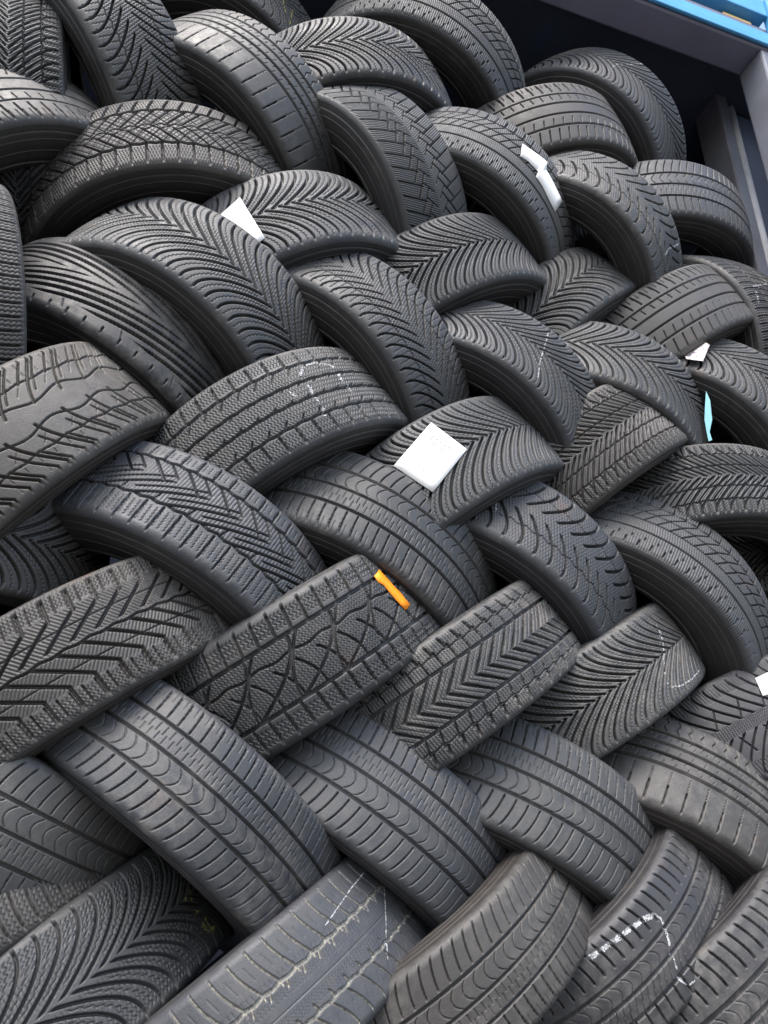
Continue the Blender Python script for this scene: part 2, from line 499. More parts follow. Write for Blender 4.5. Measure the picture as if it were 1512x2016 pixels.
def p_wave():
    n = 40
    g = 52 * np.cos(np.clip(T, 0, 1) * 1.5)
    v1 = lat(g, n, 3.8, 6, (Sg > 0) * rng(13, 130) * END); v2 = lat(g, n, 3.8, 6, (Sg < 0) * rng(-130, -13) * END, .5)
    cw = [circ(20, 3.0, 4.5, 5, 20, 'sin'), circ(-20, 3.0, 4.5, 5, 20, 'sin', .5), circ(50, 2.4, 4.5, 1.5, n), circ(-50, 2.4, 4.5, 1.5, n)]
    sh = lat(g + 4, n * 2, 2.8, 5.5, rng(48, 125, 2, np.abs(Sg)) * END, .5)
    sh2 = lat(g + 2, n, 2.4, 4.5, rng(30, 52, 2, np.abs(Sg)), .25)
    ds = [lat(0 * SV, n * 2, 1.3, 2, rng(56, 64, 1, np.abs(Sg)), .25), lat(0 * SV, n * 2, 1.3, 2, rng(70, 80, 1, np.abs(Sg)), .25),
          lat(.9 * SV, n, 1.2, 1.6, rng(32, 44, 1, np.abs(Sg)), .4)]
    return [v1, v2, sh, sh2] + cw + ds


def p_dirt():
    n = 72
    c1 = circ(26, 5.0, 4, 1.2, n); c2 = circ(-36, 4.6, 4, 1.2, n)
    s1 = lat(-20 * np.sin(np.clip((SV - 26) / 60, 0, 1.2) * 1.4), n, 2.6, 4, rng(20, 96) * END)
    s2 = lat(22 * np.sin(np.clip((-SV - 36) / 50, 0, 1.2) * 1.4), n, 2.4, 4, rng(-104, -36) * END, .4)
    ex = lat(26 * T1, n, 2.2, 4, rng(14, 27), 0); ex2 = lat(-26 * T1, n, 2.2, 4, rng(-36, -24), .4)
    d1 = lat(-20 * T1, n, 1.4, 1.5, rng(48, 70), .5)
    d2 = lat(18 * T1, n, 1.4, 1.5, rng(-66, -54), .9)
    d3 = hatch(0, 7, 1.3, 1.5, rng(30, 38)); d4 = hatch(0, 6, 1.3, 1.4, rng(-28, -12), 1.2, 5); d5 = hatch(0, 6, 1.3, 1.4, rng(6, 18), 1.2, 5)
    return [c1, c2, s1, s2, ex, ex2, d1 * .6, d2 * .6, d3 * .6, d4 * .6, d5 * .6, circ(-6, 1.3, 1)]

def p_summer4():
    cs = [circ(a, 5.4, 8.5) for a in (50, 28, 6, -16)]
    s2 = lat(5 * T1, 62, 3.0, 6, rng(-104, -50) * END)
    s2b = lat(5 * T1 + 1.2 * np.sin(SV), 62, 1.2, 2, rng(-52, -24), .0)
    s1 = lat(6 * np.abs(per(SV, 22)) / 11, 90, 2.0, 3.5, rng(56, 92))
    hk = [lat(.4 * SV, 90, 1.2, 2.2, rng(a, a + 7, 1), q) for a, q in ((34, 0), (12, .4), (-12, .7), (40, .5), (-2, .2))]
    return cs + [s1, s2, s2b] + hk

def p_summer_slit():
    cs = [circ(46, 4.5, 6), circ(14, 4.5, 6), circ(-18, 4.5, 6), circ(-46, 3.5, 6)]
    s1 = lat(18 * T1, 78, 3.0, 6, rng(54, 122) * END); s2 = lat(14 * T1 ** 2, 78, 3.0, 6, rng(-122, -54) * END, .3)
    s2b = lat(10 * T1 ** 2, 156, 1.6, 3, rng(-122, -70) * END, .1)
    d1 = lat(22 * T1, 78, 2.2, 4, rng(26, 44), .4); d2 = lat(-22 * T1, 78, 2.2, 4, rng(-42, -28), .6)
    return cs + [s1, s2, s2b, d1, d2]

def p_slash():
    n = 64
    g = 34 * (1 - np.clip(T, 0, 1.2))
    v1 = lat(g, n, 3.2, 6.5, (Sg > 0) * rng(30, 128) * END); v2 = lat(g, n, 3.2, 6.5, (Sg < 0) * rng(-128, -30) * END, .5)
    x1 = lat(1.4 * np.abs(SV), n, 3.0, 6, (Sg > 0) * rng(16, 50), .1); x2 = lat(1.4 * np.abs(SV), n, 3.0, 6, (Sg < 0) * rng(-50, -16), .6)
    y1 = lat(-1.0 * np.abs(SV), n, 2.2, 5, (Sg > 0) * rng(6, 30), .4); y2 = lat(-1.0 * np.abs(SV), n, 2.2, 5, (Sg < 0) * rng(-30, -6), .9)
    sip = np.maximum(hatch(.45, 5.0, 1.3, 1.8, rng(0, 88)), hatch(-.45, 5.0, 1.3, 1.8, rng(-88, 0)))
    return [v1, v2, x1, x2, y1, y2, sip]

def p_ribblock():
    n = 76
    cs = [circ(52, 4.6, 7, 1.6, n), circ(20, 3.6, 6, 1.0, n), circ(-10, 4.2, 7), circ(-42, 5.2, 7)]
    s1 = lat(0 * SV, n, 3.4, 6.5, rng(54, 122) * END); s2 = lat(3 * T1, n, 3.2, 6, rng(-122, -70) * END)
    b1 = lat(.9 * SV, n, 2.6, 5.5, rng(22, 52), .3); b2 = lat(.6 * SV, n, 3.0, 4.5, rng(-9, 20), .6); b3 = lat(0 * SV, n, 3.2, 5, rng(-66, -58), .2)
    sip = hatch(.1, 5.2, 1.4, 2.0, rng(-92, -46)); s3 = hatch(.1, 5.2, 1.4, 2.0, rng(56, 90)); s4 = hatch(.25, 5.0, 1.3, 1.6, rng(-40, 50), .8, 6)
    return cs + [s1, s2, b1, b2, b3, sip, s3, s4]

def p_xblock():
    n = 68
    cs = [circ(48, 6, 7, 1.5, n), circ(-44, 6.5, 7, 1.5, n), circ(4, 2.6, 5, 3, n), circ(-4, 2.2, 4, 3, n, 'tri', .5)]
    s1 = lat(22 * T1 ** 2, n, 4.4, 7, rng(50, 125) * END); s2 = lat(6 * T1, n, 4.4, 7, rng(-125, -46) * END)
    d1 = lat(.95 * SV, n, 3.2, 6.5, rng(6, 48), .2); d2 = lat(-.95 * SV, n, 3.2, 6.5, rng(-44, -6), .6)
    d3 = lat(-.8 * SV, n, 1.6, 3, rng(8, 46), .6); d4 = lat(.8 * SV, n, 1.6, 3, rng(-42, -8), .1)
    sip = hatch(.25, 5.6, 1.4, 2, rng(52, 90, 2, np.abs(Sg)), .8, 8)
    x1 = hatch(1.0, 12, 1.3, 1.6, rng(-40, 44)); x2 = hatch(-1.0, 12, 1.3, 1.6, rng(-40, 44))
    return cs + [s1, s2, d1, d2, d3, d4, sip, x1, x2]

def p_lamella():
    n = 92
    l1 = lat(9 * np.sin(T1 * 2.2), n, 3.6, 6.5, rng(-125, 125) * END)
    z = lat(9 * np.sin(T1 * 2.2) + 1.3 * tri(SV, 8), n, 1.5, 2.2, rng(-88, 88), .33); z2 = lat(9 * np.sin(T1 * 2.2) + 1.3 * tri(SV, 8), n, 1.5, 2.2, rng(-88, 88), .66)
    return [l1, z, z2, circ(30, 3.4, 5), circ(-30, 3.4, 5)]

def p_cross():
    n = 78
    v1 = lat(70 * np.clip(1 - T, 0, 1) ** 1.4, n, 3.4, 7, (Sg > 0) * rng(12, 128) * END); v2 = lat(70 * np.clip(1 - T, 0, 1) ** 1.4, n, 3.4, 7, (Sg < 0) * rng(-128, -12) * END, .5)
    x1 = lat(-34 * (1 - T), n // 2, 2.2, 5, rng(14, 46, 2, Sg), .2); x2 = lat(-34 * (1 - T), n // 2, 2.2, 5, rng(-46, -14, 2, Sg), .7)
    sip = hatch(.0, 5, 1.4, 2.0, rng(-12, 12), 1.2, 5)
    s2 = hatch(.2, 6, 1.3, 1.8, rng(60, 90, 2, np.abs(Sg)))
    return [v1, v2, x1, x2, sip, s2]

PATTERNS = dict(summer3=p_summer3, summer3_new=p_summer3_new, alpin=p_alpin,
                alpin_dense=lambda: p_alpin(84, 4.3, 8.5, 84, 1.65), alpin_worn=p_alpin_worn, crescent=p_crescent, fern=p_fern,
                vblock=p_vblock, spine=p_spine, web=p_web, zblock=p_zblock, zigzag=p_zigzag, rib5=p_rib5,
                vlines=p_vlines, wave=p_wave, dirt=p_dirt, summer4=p_summer4, slit=p_summer_slit, slash=p_slash,
                ribblock=p_ribblock, xblock=p_xblock, lamella=p_lamella, cross=p_cross)

zP, rP, aP = profile(SV)
COS, SIN = np.cos(TH), np.sin(TH)
DEPTH = {}
def tread_mesh(key):
    d = np.zeros(Sg.shape)
    for h in PATTERNS[key]():
        d = np.maximum(d, h)
    d = np.where(d > 3, 3 + (d - 3) * 1.45, d * 1.0)      # full tread depth
    d = np.nan_to_num(d)
    d = d + .35 * np.sin(Ug / C * 2 * np.pi * 5 + Sg * .02) * np.sin(Sg * .05 + 1)
    DEPTH[key] = d
    r = rP[:, None] - d * np.cos(aP)[:, None]
    z = zP[:, None] - d * np.sin(aP)[:, None]
    P = np.stack([r * COS, r * SIN, z * np.ones_like(r)], -1) / 1000.0
    me = grid_mesh('tread', P, True, M_DIRT if key == 'dirt' else M_TREAD)
    if key == 'dirt':
        at = me.attributes.new('groove', 'FLOAT', 'POINT')
        at.data.foreach_set('value', np.clip(d / 4.0, 0, 1).astype(np.float32).reshape(-1))
    return me

def lathe(prof, n, m, name):
    th = np.linspace(0, 2 * np.pi, n, endpoint=False)
    p = np.array(prof) / 1000.0
    P = np.stack([p[:, 1][:, None] * np.cos(th), p[:, 1][:, None] * np.sin(th), p[:, 0][:, None] * np.ones(n)], -1)
    return grid_mesh(name, P, True, m)

def catmull(pts, k=5):
    p = np.array(pts, float)
    p = np.concatenate([[2 * p[0] - p[1]], p, [2 * p[-1] - p[-2]]])
    out = []
    for i in range(1, len(p) - 2):
        for t in np.linspace(0, 1, k, endpoint=False):
            a, b, c, d = p[i - 1:i + 3]
            out.append(.5 * (2 * b + (c - a) * t + (2 * a - 5 * b + 4 * c - d) * t * t + (3 * b - a - 3 * c + d) * t ** 3))
    out.append(p[-2])
    return out

BEAD = .655 * 304
SIDE = [(zE, rE), (zE + 1.0, rE - 8), (zE + 1.0, rE - 11), (zE + 2.6, rE - 14), (zE + 3.0, rE - 24), (zE + 3.9, rE - 26), (zE + 3.0, rE - 28), (zE + 2.4, rE - 38), (zE + 0.6, rE - 48), (zE + 1.4, rE - 50), (zE - .2, rE - 52), (zE - 3.0, BEAD + 24),
        (zE - 6.0, BEAD + 16), (zE - 4.4, BEAD + 13), (zE - 6, BEAD + 9), (zE - 9, BEAD + 3), (zE - 13, BEAD), (zE - 18, BEAD - 1)]
side_up = catmull(SIDE)
side_me = {}
side_me[1] = lathe(side_up, 160, M_SIDE, 'sidewall')
side_me[-1] = lathe([(-z, r) for z, r in side_up][::-1], 160, M_SIDE, 'sidewall')
LIN = catmull([(zE - 18, BEAD - 1), (zE - 17, BEAD + 8), (zE - 10, BEAD + 26), (zE - 8, rE - 40), (HW - 6, R0 - 28), (HW - 30, R0 - 18), (0, R0 - 15)])
LINER = LIN + [(-z, r) for z, r in LIN[::-1][1:]]
liner_me = lathe(LINER, 120, M_LINER, 'inner_liner')
TREADS = {}

def make_tyre(c, a, x, R, W, key, col, label, group):
    a = Vector(a).normalized()
    x = Vector(x); x = (x - x.dot(a) * a).normalized()
    y = a.cross(x)
    t = empty('tyre')
    k, kz = R / .304, W / .185
    t.matrix_world = Matrix(((x.x * k, y.x * k, a.x * kz, c[0]), (x.y * k, y.y * k, a.y * kz, c[1]),
                             (x.z * k, y.z * k, a.z * kz, c[2]), (0, 0, 0, 1)))
    tag(t, label, 'tyre', group)
    if key not in TREADS:
        TREADS[key] = tread_mesh(key)
    for nm, me in (('tread', TREADS[key]), ('sidewall', side_me[1]), ('sidewall', side_me[-1]), ('inner_liner', liner_me)):
        o = bpy.data.objects.new(nm, me)
        COL.objects.link(o)
        o.parent = t
        f = .75 if nm == 'sidewall' else 1.0
        o.color = (col[0] * f, col[1] * f * (.95 if f < 1 else 1), col[2] * f * (.90 if f < 1 else 1), 1)
    return t

def surf(th, s, lift, key=None):
    """a point of the tread surface in the tyre's own space (th in radians, s in mm across)"""
    z, r, ph = profile(np.array([float(s)]))
    rr = float(r[0]) + lift * math.cos(float(ph[0])); zz = float(z[0]) + lift * math.sin(float(ph[0]))
    return (rr * math.cos(th) / 1000, rr * math.sin(th) / 1000, zz / 1000)

def depth_at(key, th, s):
    i = int(np.argmin(np.abs(SV - s))); j = int(np.argmin(np.abs(TH[:NF] - th)))
    return float(DEPTH[key][i, j])

def chalk(t, key, lines, m, wd):
    V, Fc = [], []
    rnd = random.Random(5)
    for ln in lines:
        p = np.array(ln, float) * np.array([R0, 1.0])
        seg = np.linalg.norm(np.diff(p, axis=0), axis=1)
        L = np.concatenate([[0], np.cumsum(seg)])
        n = max(4, int(L[-1] / 1.6))
        q = np.stack([np.interp(np.linspace(0, L[-1], n), L, p[:, i]) for i in (0, 1)], 1)
        for _ in range(2):
            q[1:-1] = (q[:-2] + 2 * q[1:-1] + q[2:]) / 4
        tg = np.gradient(q, axis=0); tg /= np.linalg.norm(tg, axis=1)[:, None] + 1e-9
        nr = np.stack([-tg[:, 1], tg[:, 0]], 1)
        prev = None
        for i in range(n):
            hwid = wd / 2 * (.7 + .5 * rnd.random())
            row = []
            ok = True
            for k in (-1, 0, 1):
                u, s = q[i] + nr[i] * hwid * k
                dd = depth_at(key, u / R0, s)
                if dd > 30: ok = False
                row.append(surf(u / R0, s, .5 - dd))
            if not ok:
                prev = None
                continue
            b = len(V)
            V += row
            if prev is not None:
                for k in (0, 1):
                    Fc.append((prev + k, prev + k + 1, b + k + 1, b + k))
            prev = b
    return mesh_obj('chalk_mark', V, Fc, m, t)

def sheet(name, mw, rows, m, label, cat, lift=2.5, group=None, thick=.00025):
    """a paper sheet lying on a tread: rows of (theta, s)"""
    V = [mw @ Vector(surf(th, s, lift)) for r in rows for th, s in r]
    nc = len(rows[0])
    Fc = [(i * nc + j, i * nc + j + 1, (i + 1) * nc + j + 1, (i + 1) * nc + j) for i in range(len(rows) - 1) for j in range(nc - 1)]
    o0 = V[0].copy()
    o = mesh_obj(name, [v - o0 for v in V], Fc, m)
    o.location = o0
    md = o.modifiers.new('thickness', 'SOLIDIFY'); md.thickness = thick; md.offset = 0
    tag(o, label, cat, group)
    return o

def box(bm, x0, x1, y0, y1, z0, z1):
    v = [bm.verts.new(p) for p in ((x0, y0, z0), (x1, y0, z0), (x1, y1, z0), (x0, y1, z0), (x0, y0, z1), (x1, y0, z1), (x1, y1, z1), (x0, y1, z1))]
    for f in ((0, 3, 2, 1), (4, 5, 6, 7), (0, 1, 5, 4), (1, 2, 6, 5), (2, 3, 7, 6), (3, 0, 4, 7)):
        bm.faces.new([v[i] for i in f])
def bm_obj(name, bm, m, parent=None, bevel=0.004):
    me = bpy.data.meshes.new(name)
    bmesh.ops.recalc_face_normals(bm, faces=bm.faces)
    bm.to_mesh(me); bm.free()
    me.materials.append(m)
    o = bpy.data.objects.new(name, me)
    COL.objects.link(o)
    if parent is not None: o.parent = parent
    if bevel:
        md = o.modifiers.new('bevel', 'BEVEL'); md.width = bevel; md.segments = 2
    return o
def part(name, boxes, m, parent, bevel=0.004):
    bm = bmesh.new()
    for b in boxes: box(bm, *b)
    return bm_obj(name, bm, m, parent, bevel)

# ------------------------------------------------------------------ ground
g = mesh_obj('ground', [(-60, -60, 0), (60, -60, 0), (60, 60, 0), (-60, 60, 0)], [(0, 1, 2, 3)], M_CONC, smooth=False)
tag(g, kind='structure')

# ------------------------------------------------------------------ the steel container that holds the pile
ct = empty('steel_container', (0, 0, 0))
tag(ct, 'dark steel storage container with grey jamb and bright blue header holding the tyre pile', 'container')
CZ = 1.000
YF, YB = .985, 1.075               # front and back of the door frame
ZH = CZ + 2.09                     # underside of the header
XJ = 1.405                         # reveal of the right jamb
part('floor_panel', [(-2.3, 1.70, .96, 3.2, .04, .17)], M_DSTEEL, ct)
part('back_wall', [(-2.3, 1.70, 3.2, 3.25, .17, ZH + .1)], M_DSTEEL, ct)
part('roof_panel', [(-2.3, 1.70, YB + .004, 3.25, ZH + .104, ZH + .14)], M_DSTEEL, ct)
part('header_beam', [(-2.3, 1.60, YF, YB, ZH, ZH + .10)], M_UNDER, ct, .006)
part('door_jamb', [(XJ, XJ + .16, YF + .002, YB, .17, ZH - .002)], M_STEEL, ct, .006)
part('door_jamb', [(-2.3, -2.14, YF + .002, YB, .17, ZH - .002)], M_STEEL, ct, .006)
part('side_wall', [(1.66, 1.70, YB + .003, 3.197, .172, ZH + .1)], M_DSTEEL, ct)
part('side_wall', [(-2.3, -2.26, YB + .003, 3.197, .172, ZH + .1)], M_DSTEEL, ct)
# inner corner column: flat face coloured darker for its shade, rounded edge coloured pale for its highlight
col = part('corner_column', [(1.452, 1.492, 1.20, 1.30, .172, CZ + 2.20)], M_COL_SHADED, ct, .004)
bm = bmesh.new()
n = 20
ring = [[bm.verts.new((1.501 + .011 * math.cos(2 * math.pi * i / n), 1.203 + .011 * math.sin(2 * math.pi * i / n), z)) for i in range(n)] for z in (.172, CZ + 2.15)]
for i in range(n):
    bm.faces.new((ring[0][i], ring[0][(i + 1) % n], ring[1][(i + 1) % n], ring[1][i]))
bm.faces.new(ring[1])
pe = bm_obj('edge_tube', bm, M_EDGE_HL, col, 0)
for p in pe.data.polygons: p.use_smooth = True
part('recess_plate', [(1.514, 1.658, 1.22, 1.23, .172, CZ + 2.16)], M_DSTEEL, ct)
# blue outside of the header
part('header_lip', [(-2.3, 1.60, YF - .012, YF - .002, ZH + .004, ZH + .022)], M_BLUE, ct, .003)
part('header_face', [(-2.3, 1.44, YF - .010, YF - .002, ZH + .023, ZH + .062)], M_BLUE, ct, .002)
hp = part('hinge_plate', [(1.44, 1.475, YF - .03, YF - .002, ZH + .024, ZH + .2)], M_BLUE, ct, .003)
part('top_panel', [(-2.3, 1.44, YF + .02, YF + .03, ZH + .063, ZH + .20)], M_LILAC, ct, .002)
part('top_rail', [(-2.3, 1.44, YF - .02, YF + .018, ZH + .125, ZH + .20)], M_BLUE, ct, .003)
part('warning_panel', [(1.30, 1.40, YF + .004, YF + .016, ZH + .064, ZH + .115)], M_YELLOW, ct, .002)
bm = bmesh.new()
v = [bm.verts.new(p) for p in ((1.48, YF - .004, ZH + .03), (1.62, YF - .004, ZH + .03), (1.62, YF - .004, ZH + .2), (1.48, YF - .004, ZH + .2),
                               (1.50, YF - .06, ZH + .07), (1.60, YF - .06, ZH + .05), (1.60, YF - .06, ZH + .18), (1.50, YF - .06, ZH + .18))]
for f in ((0, 1, 5, 4), (1, 2, 6, 5), (2, 3, 7, 6), (3, 0, 4, 7), (4, 5, 6, 7), (0, 3, 2, 1)):
    bm.faces.new([v[i] for i in f])
bm_obj('lock_housing', bm, M_NAVY, ct, .004)

# ------------------------------------------------------------------ the tyres
GROUP = 'used tyres laced in a herringbone pile'
MW = {}
TY = {}
DATA = [
    ('A', (-0.0993, 1.3854, 0.7528), (0.6231, -0.0662, -0.7793), (0.1080, -0.9796, 0.1696), 0.3065, 0.1724, 'alpin_worn', (0.0390, 0.0400, 0.0421), 'worn winter tyre with sweeping V grooves and yellow scribbles, bottom left corner'),
    ('B', (0.2206, 1.3336, 0.7619), (-0.5993, 0.1632, 0.7837), (-0.1272, -0.9860, 0.1081), 0.2912, 0.1661, 'dirt', (0.0399, 0.0420, 0.0472), 'tyre with grooves packed full of beige dirt, at the bottom edge'),
    ('C', (0.5048, 1.3265, 0.8273), (0.5773, -0.0490, -0.8150), (-0.2218, -0.9701, -0.0988), 0.2831, 0.1539, 'summer3', (0.0389, 0.0363, 0.0346), 'worn dusty summer tyre right of the one with dirt-filled grooves, bottom row'),
    ('D', (0.8005, 1.3439, 0.8694), (-0.6415, 0.0363, 0.7663), (-0.3332, -0.9129, -0.2357), 0.2769, 0.1534, 'summer3_new', (0.0319, 0.0319, 0.0353), 'dark tyre with a bold white chalk swoosh, bottom right'),
    ('E', (1.0133, 1.2919, 0.8030), (-0.5725, 0.2535, 0.7798), (-0.5028, -0.8598, -0.0897), 0.2860, 0.1720, 'summer3_new', (0.0255, 0.0255, 0.0282), 'dark tyre cut off in the bottom right corner, right of the chalk-swoosh tyre'),
    ('Z', (-0.2470, 1.3583, 0.8663), (-0.5969, 0.0542, 0.8005), (0.1686, -0.9670, 0.1911), 0.2897, 0.1719, 'lamella', (0.0459, 0.0429, 0.0409), 'dim tyre sliver in the bottom left corner under a worn smooth tyre'),
    ('F', (-0.2390, 1.3461, 1.0554), (-0.4117, 0.0100, -0.9113), (0.1261, -0.9897, -0.0678), 0.2887, 0.1600, 'summer3', (0.0621, 0.0611, 0.0601), 'smooth worn summer tyre at the left edge above the yellow-scribbled tyre'),
    ('G', (0.0682, 1.3240, 1.0368), (0.5772, 0.1121, 0.8089), (0.0552, -0.9936, 0.0983), 0.2889, 0.1609, 'summer3', (0.0333, 0.0351, 0.0395), 'big worn bluish summer tyre directly under the arrow-tread and honeycomb-tread tyres, lower left'),
    ('H', (0.3776, 1.3815, 1.0382), (0.5402, 0.0504, 0.8400), (-0.1406, -0.9788, 0.1492), 0.2892, 0.1768, 'summer3', (0.0437, 0.0460, 0.0517), 'worn summer tyre slanting down just above the dirt-groove tyre and its right neighbour'),
    ('I', (0.6633, 1.3855, 1.0348), (0.4442, 0.1009, 0.8902), (-0.3099, -0.9150, 0.2583), 0.2942, 0.1848, 'summer3', (0.0419, 0.0430, 0.0452), 'worn summer tyre above the chalk-swoosh tyre, under the chevron tyre with a thin chalk curve'),
    ('J', (0.9693, 1.3790, 1.0171), (0.5156, 0.2081, 0.8312), (-0.3618, -0.8264, 0.4314), 0.3043, 0.1812, 'summer4', (0.0388, 0.0363, 0.0346), 'brownish tyre with five smooth ribs at the right edge, lower part'),
    ('K', (-0.1074, 1.3368, 1.2251), (0.6116, 0.0135, -0.7911), (-0.0432, -0.9978, -0.0505), 0.3045, 0.1681, 'spine', (0.0481, 0.0449, 0.0428), 'large winter tyre with arrow tread and central spine, left edge below the middle'),
    ('L', (0.2459, 1.3396, 1.3037), (-0.6042, -0.1009, 0.7904), (-0.1729, -0.9517, -0.2536), 0.3004, 0.1851, 'web', (0.0316, 0.0324, 0.0341), 'winter tyre with curved honeycomb blocks below the orange label'),
    ('M', (0.5225, 1.3410, 1.2580), (0.5864, -0.0332, -0.8094), (-0.3630, -0.9040, -0.2259), 0.2967, 0.1694, 'zblock', (0.0380, 0.0390, 0.0410), 'winter tyre with two ring grooves and zigzag centre, right of the honeycomb tyre'),
    ('N', (0.8079, 1.3773, 1.2618), (-0.5262, 0.0543, 0.8486), (-0.4433, -0.8692, -0.2193), 0.3013, 0.1619, 'alpin_dense', (0.0439, 0.0450, 0.0473), 'chevron winter tyre with a long thin chalk curve, lower right'),
    ('O', (1.1722, 1.3694, 1.1919), (-0.3738, 0.2413, 0.8956), (-0.6462, -0.7604, -0.0648), 0.3048, 0.1820, 'cross', (0.0328, 0.0328, 0.0363), 'tyre with fine criss-cross tread and a white label at the right edge'),
    ('P', (-0.3750, 1.2840, 1.3958), (0.0053, 0.0790, -0.9969), (0.2840, -0.9559, -0.0743), 0.2815, 0.1584, 'alpin', (0.0517, 0.0483, 0.0461), 'brownish chevron tyre at the left edge, right above the arrow-tread tyre'),
    ('Q', (0.0173, 1.3332, 1.3855), (0.4131, 0.2313, 0.8808), (0.2021, -0.9664, 0.1590), 0.3075, 0.1731, 'zigzag', (0.0447, 0.0470, 0.0529), 'dark winter tyre with zigzag centre and ribbed shoulder, left of the middle'),
    ('R', (0.3369, 1.3489, 1.4540), (-0.4505, -0.1533, -0.8795), (-0.0302, -0.9820, 0.1866), 0.2965, 0.1841, 'summer3', (0.0326, 0.0334, 0.0351), 'summer tyre with smooth ribs right above the orange label'),
    ('S', (0.6461, 1.3547, 1.4688), (-0.5689, -0.1597, -0.8068), (-0.0496, -0.9725, 0.2275), 0.2971, 0.1818, 'crescent', (0.0343, 0.0361, 0.0406), 'bluish winter tyre with crescent grooves and chalk line, right below the large white label'),
    ('T', (0.9586, 1.3588, 1.4399), (0.6473, 0.2202, 0.7298), (-0.0955, -0.9264, 0.3642), 0.3082, 0.1786, 'ribblock', (0.0375, 0.0384, 0.0404), 'winter tyre with small square blocks over a wide dark hole, right side'),
    ('U2', (1.1370, 1.3407, 1.6500), (-0.0517, 0.1602, 0.9857), (-0.6853, -0.7236, 0.0817), 0.3000, 0.1781, 'vblock', (0.0355, 0.0364, 0.0383), 'nearly level winter tyre with V blocks at the right edge, middle height'),
    ('V', (1.4690, 1.5078, 1.6445), (-0.0293, -0.0331, 0.9990), (-0.6962, -0.7165, -0.0442), 0.3047, 0.1820, 'vblock', (0.0271, 0.0271, 0.0300), 'tyre peeking out under the level V-block tyre at the right edge'),
    ('W', (-0.2638, 1.2837, 1.5120), (0.7920, 0.1252, -0.5975), (-0.0031, -0.9779, -0.2091), 0.3042, 0.1769, 'wave', (0.0625, 0.0563, 0.0511), 'brown dusty tyre with wavy tread at the left edge, middle height'),
    ('X', (0.1884, 1.3332, 1.6445), (-0.5835, 0.1347, 0.8009), (-0.3801, -0.9168, -0.1227), 0.2988, 0.1872, 'rib5', (0.0442, 0.0454, 0.0477), 'five-rib winter tyre with white chalk scribbles, left of the large white label'),
    ('Y', (0.5249, 1.3544, 1.6045), (-0.5645, 0.1939, 0.8024), (-0.5055, -0.8496, -0.1503), 0.3113, 0.1942, 'alpin_dense', (0.0446, 0.0457, 0.0481), 'chevron winter tyre under the large white label in the centre'),
    ('Z1', (0.8551, 1.3480, 1.7436), (-0.6018, 0.1396, 0.7863), (-0.5602, -0.7756, -0.2911), 0.2908, 0.1872, 'vblock', (0.0550, 0.0515, 0.0491), 'winter tyre with V blocks standing right of the large white label'),
    ('1', (-0.1527, 1.3669, 1.7970), (0.4014, 0.1210, 0.9079), (0.3717, -0.9274, -0.0408), 0.3030, 0.1917, 'vlines', (0.0247, 0.0247, 0.0273), 'black tyre with long smooth grooves meeting in a V, left side'),
    ('2', (-0.0249, 1.3226, 1.8937), (0.4984, 0.1601, 0.8520), (0.4227, -0.9029, -0.0776), 0.2974, 0.2027, 'alpin', (0.0451, 0.0463, 0.0486), 'chevron winter tyre above the smooth V-groove tyre, covering a blank white label'),
    ('3', (0.2997, 1.3349, 1.8879), (0.6706, 0.1588, 0.7246), (0.3555, -0.9261, -0.1261), 0.2979, 0.1814, 'fern', (0.0394, 0.0404, 0.0425), 'winter tyre with curved fern-like grooves above the five-rib chalked tyre'),
    ('4', (0.6167, 1.3356, 1.8511), (-0.5883, -0.1650, -0.7917), (0.0901, -0.9862, 0.1386), 0.2924, 0.1840, 'alpin_dense', (0.0342, 0.0360, 0.0405), 'chevron tyre with a thin chalk line, up and right of the large white label'),
    ('5', (0.9102, 1.3573, 1.9034), (-0.3617, -0.1233, -0.9241), (-0.3561, -0.8978, 0.2592), 0.2932, 0.1873, 'alpin', (0.0394, 0.0405, 0.0426), 'chevron winter tyre with a pale blue paper behind its lower end, right side'),
    ('6', (1.2245, 1.3403, 1.9003), (-0.7275, -0.0543, -0.6839), (-0.0447, -0.9910, 0.1262), 0.3039, 0.1836, 'alpin', (0.0321, 0.0329, 0.0346), 'chevron tyre at the right edge over a black hole beside the pale blue paper'),
    ('7', (0.1780, 1.3577, 2.0933), (0.4833, -0.1166, -0.8677), (-0.4973, -0.8523, -0.1624), 0.3088, 0.1986, 'alpin', (0.0455, 0.0478, 0.0538), 'chevron winter tyre with a blank white paper label on its left end'),
    ('8', (0.5252, 1.3719, 2.1233), (-0.5224, 0.0728, 0.8496), (-0.5823, -0.7583, -0.2930), 0.3073, 0.1896, 'alpin_dense', (0.0427, 0.0438, 0.0461), 'chevron winter tyre between the fern-groove tyre and the two-piece white label'),
    ('9', (0.8600, 1.4094, 2.1366), (0.6593, -0.2420, -0.7119), (-0.6455, -0.6677, -0.3708), 0.3055, 0.1791, 'alpin', (0.0333, 0.0342, 0.0360), 'small-looking steep chevron tyre right below the tyre with the two-piece white label'),
    ('10', (1.1244, 1.3735, 2.1524), (0.5510, -0.1028, -0.8281), (-0.6621, -0.6579, -0.3589), 0.3093, 0.1885, 'slit', (0.0512, 0.0478, 0.0456), 'brownish summer tyre with slanted slits above the dirty printed paper'),
    ('11', (1.2890, 1.3776, 2.2181), (0.9393, 0.1584, 0.3045), (0.3050, -0.7920, -0.5289), 0.2970, 0.1845, 'lamella', (0.0234, 0.0234, 0.0259), 'dark chalk-marked tyre low against the right jamb, seen past its hole'),
    ('12', (-0.4220, 1.2437, 1.7481), (0.9367, 0.2416, 0.2536), (0.3397, -0.8031, -0.4896), 0.3038, 0.1808, 'lamella', (0.0385, 0.0360, 0.0343), 'upright tyre with dense cross cuts at the left edge, upper half'),
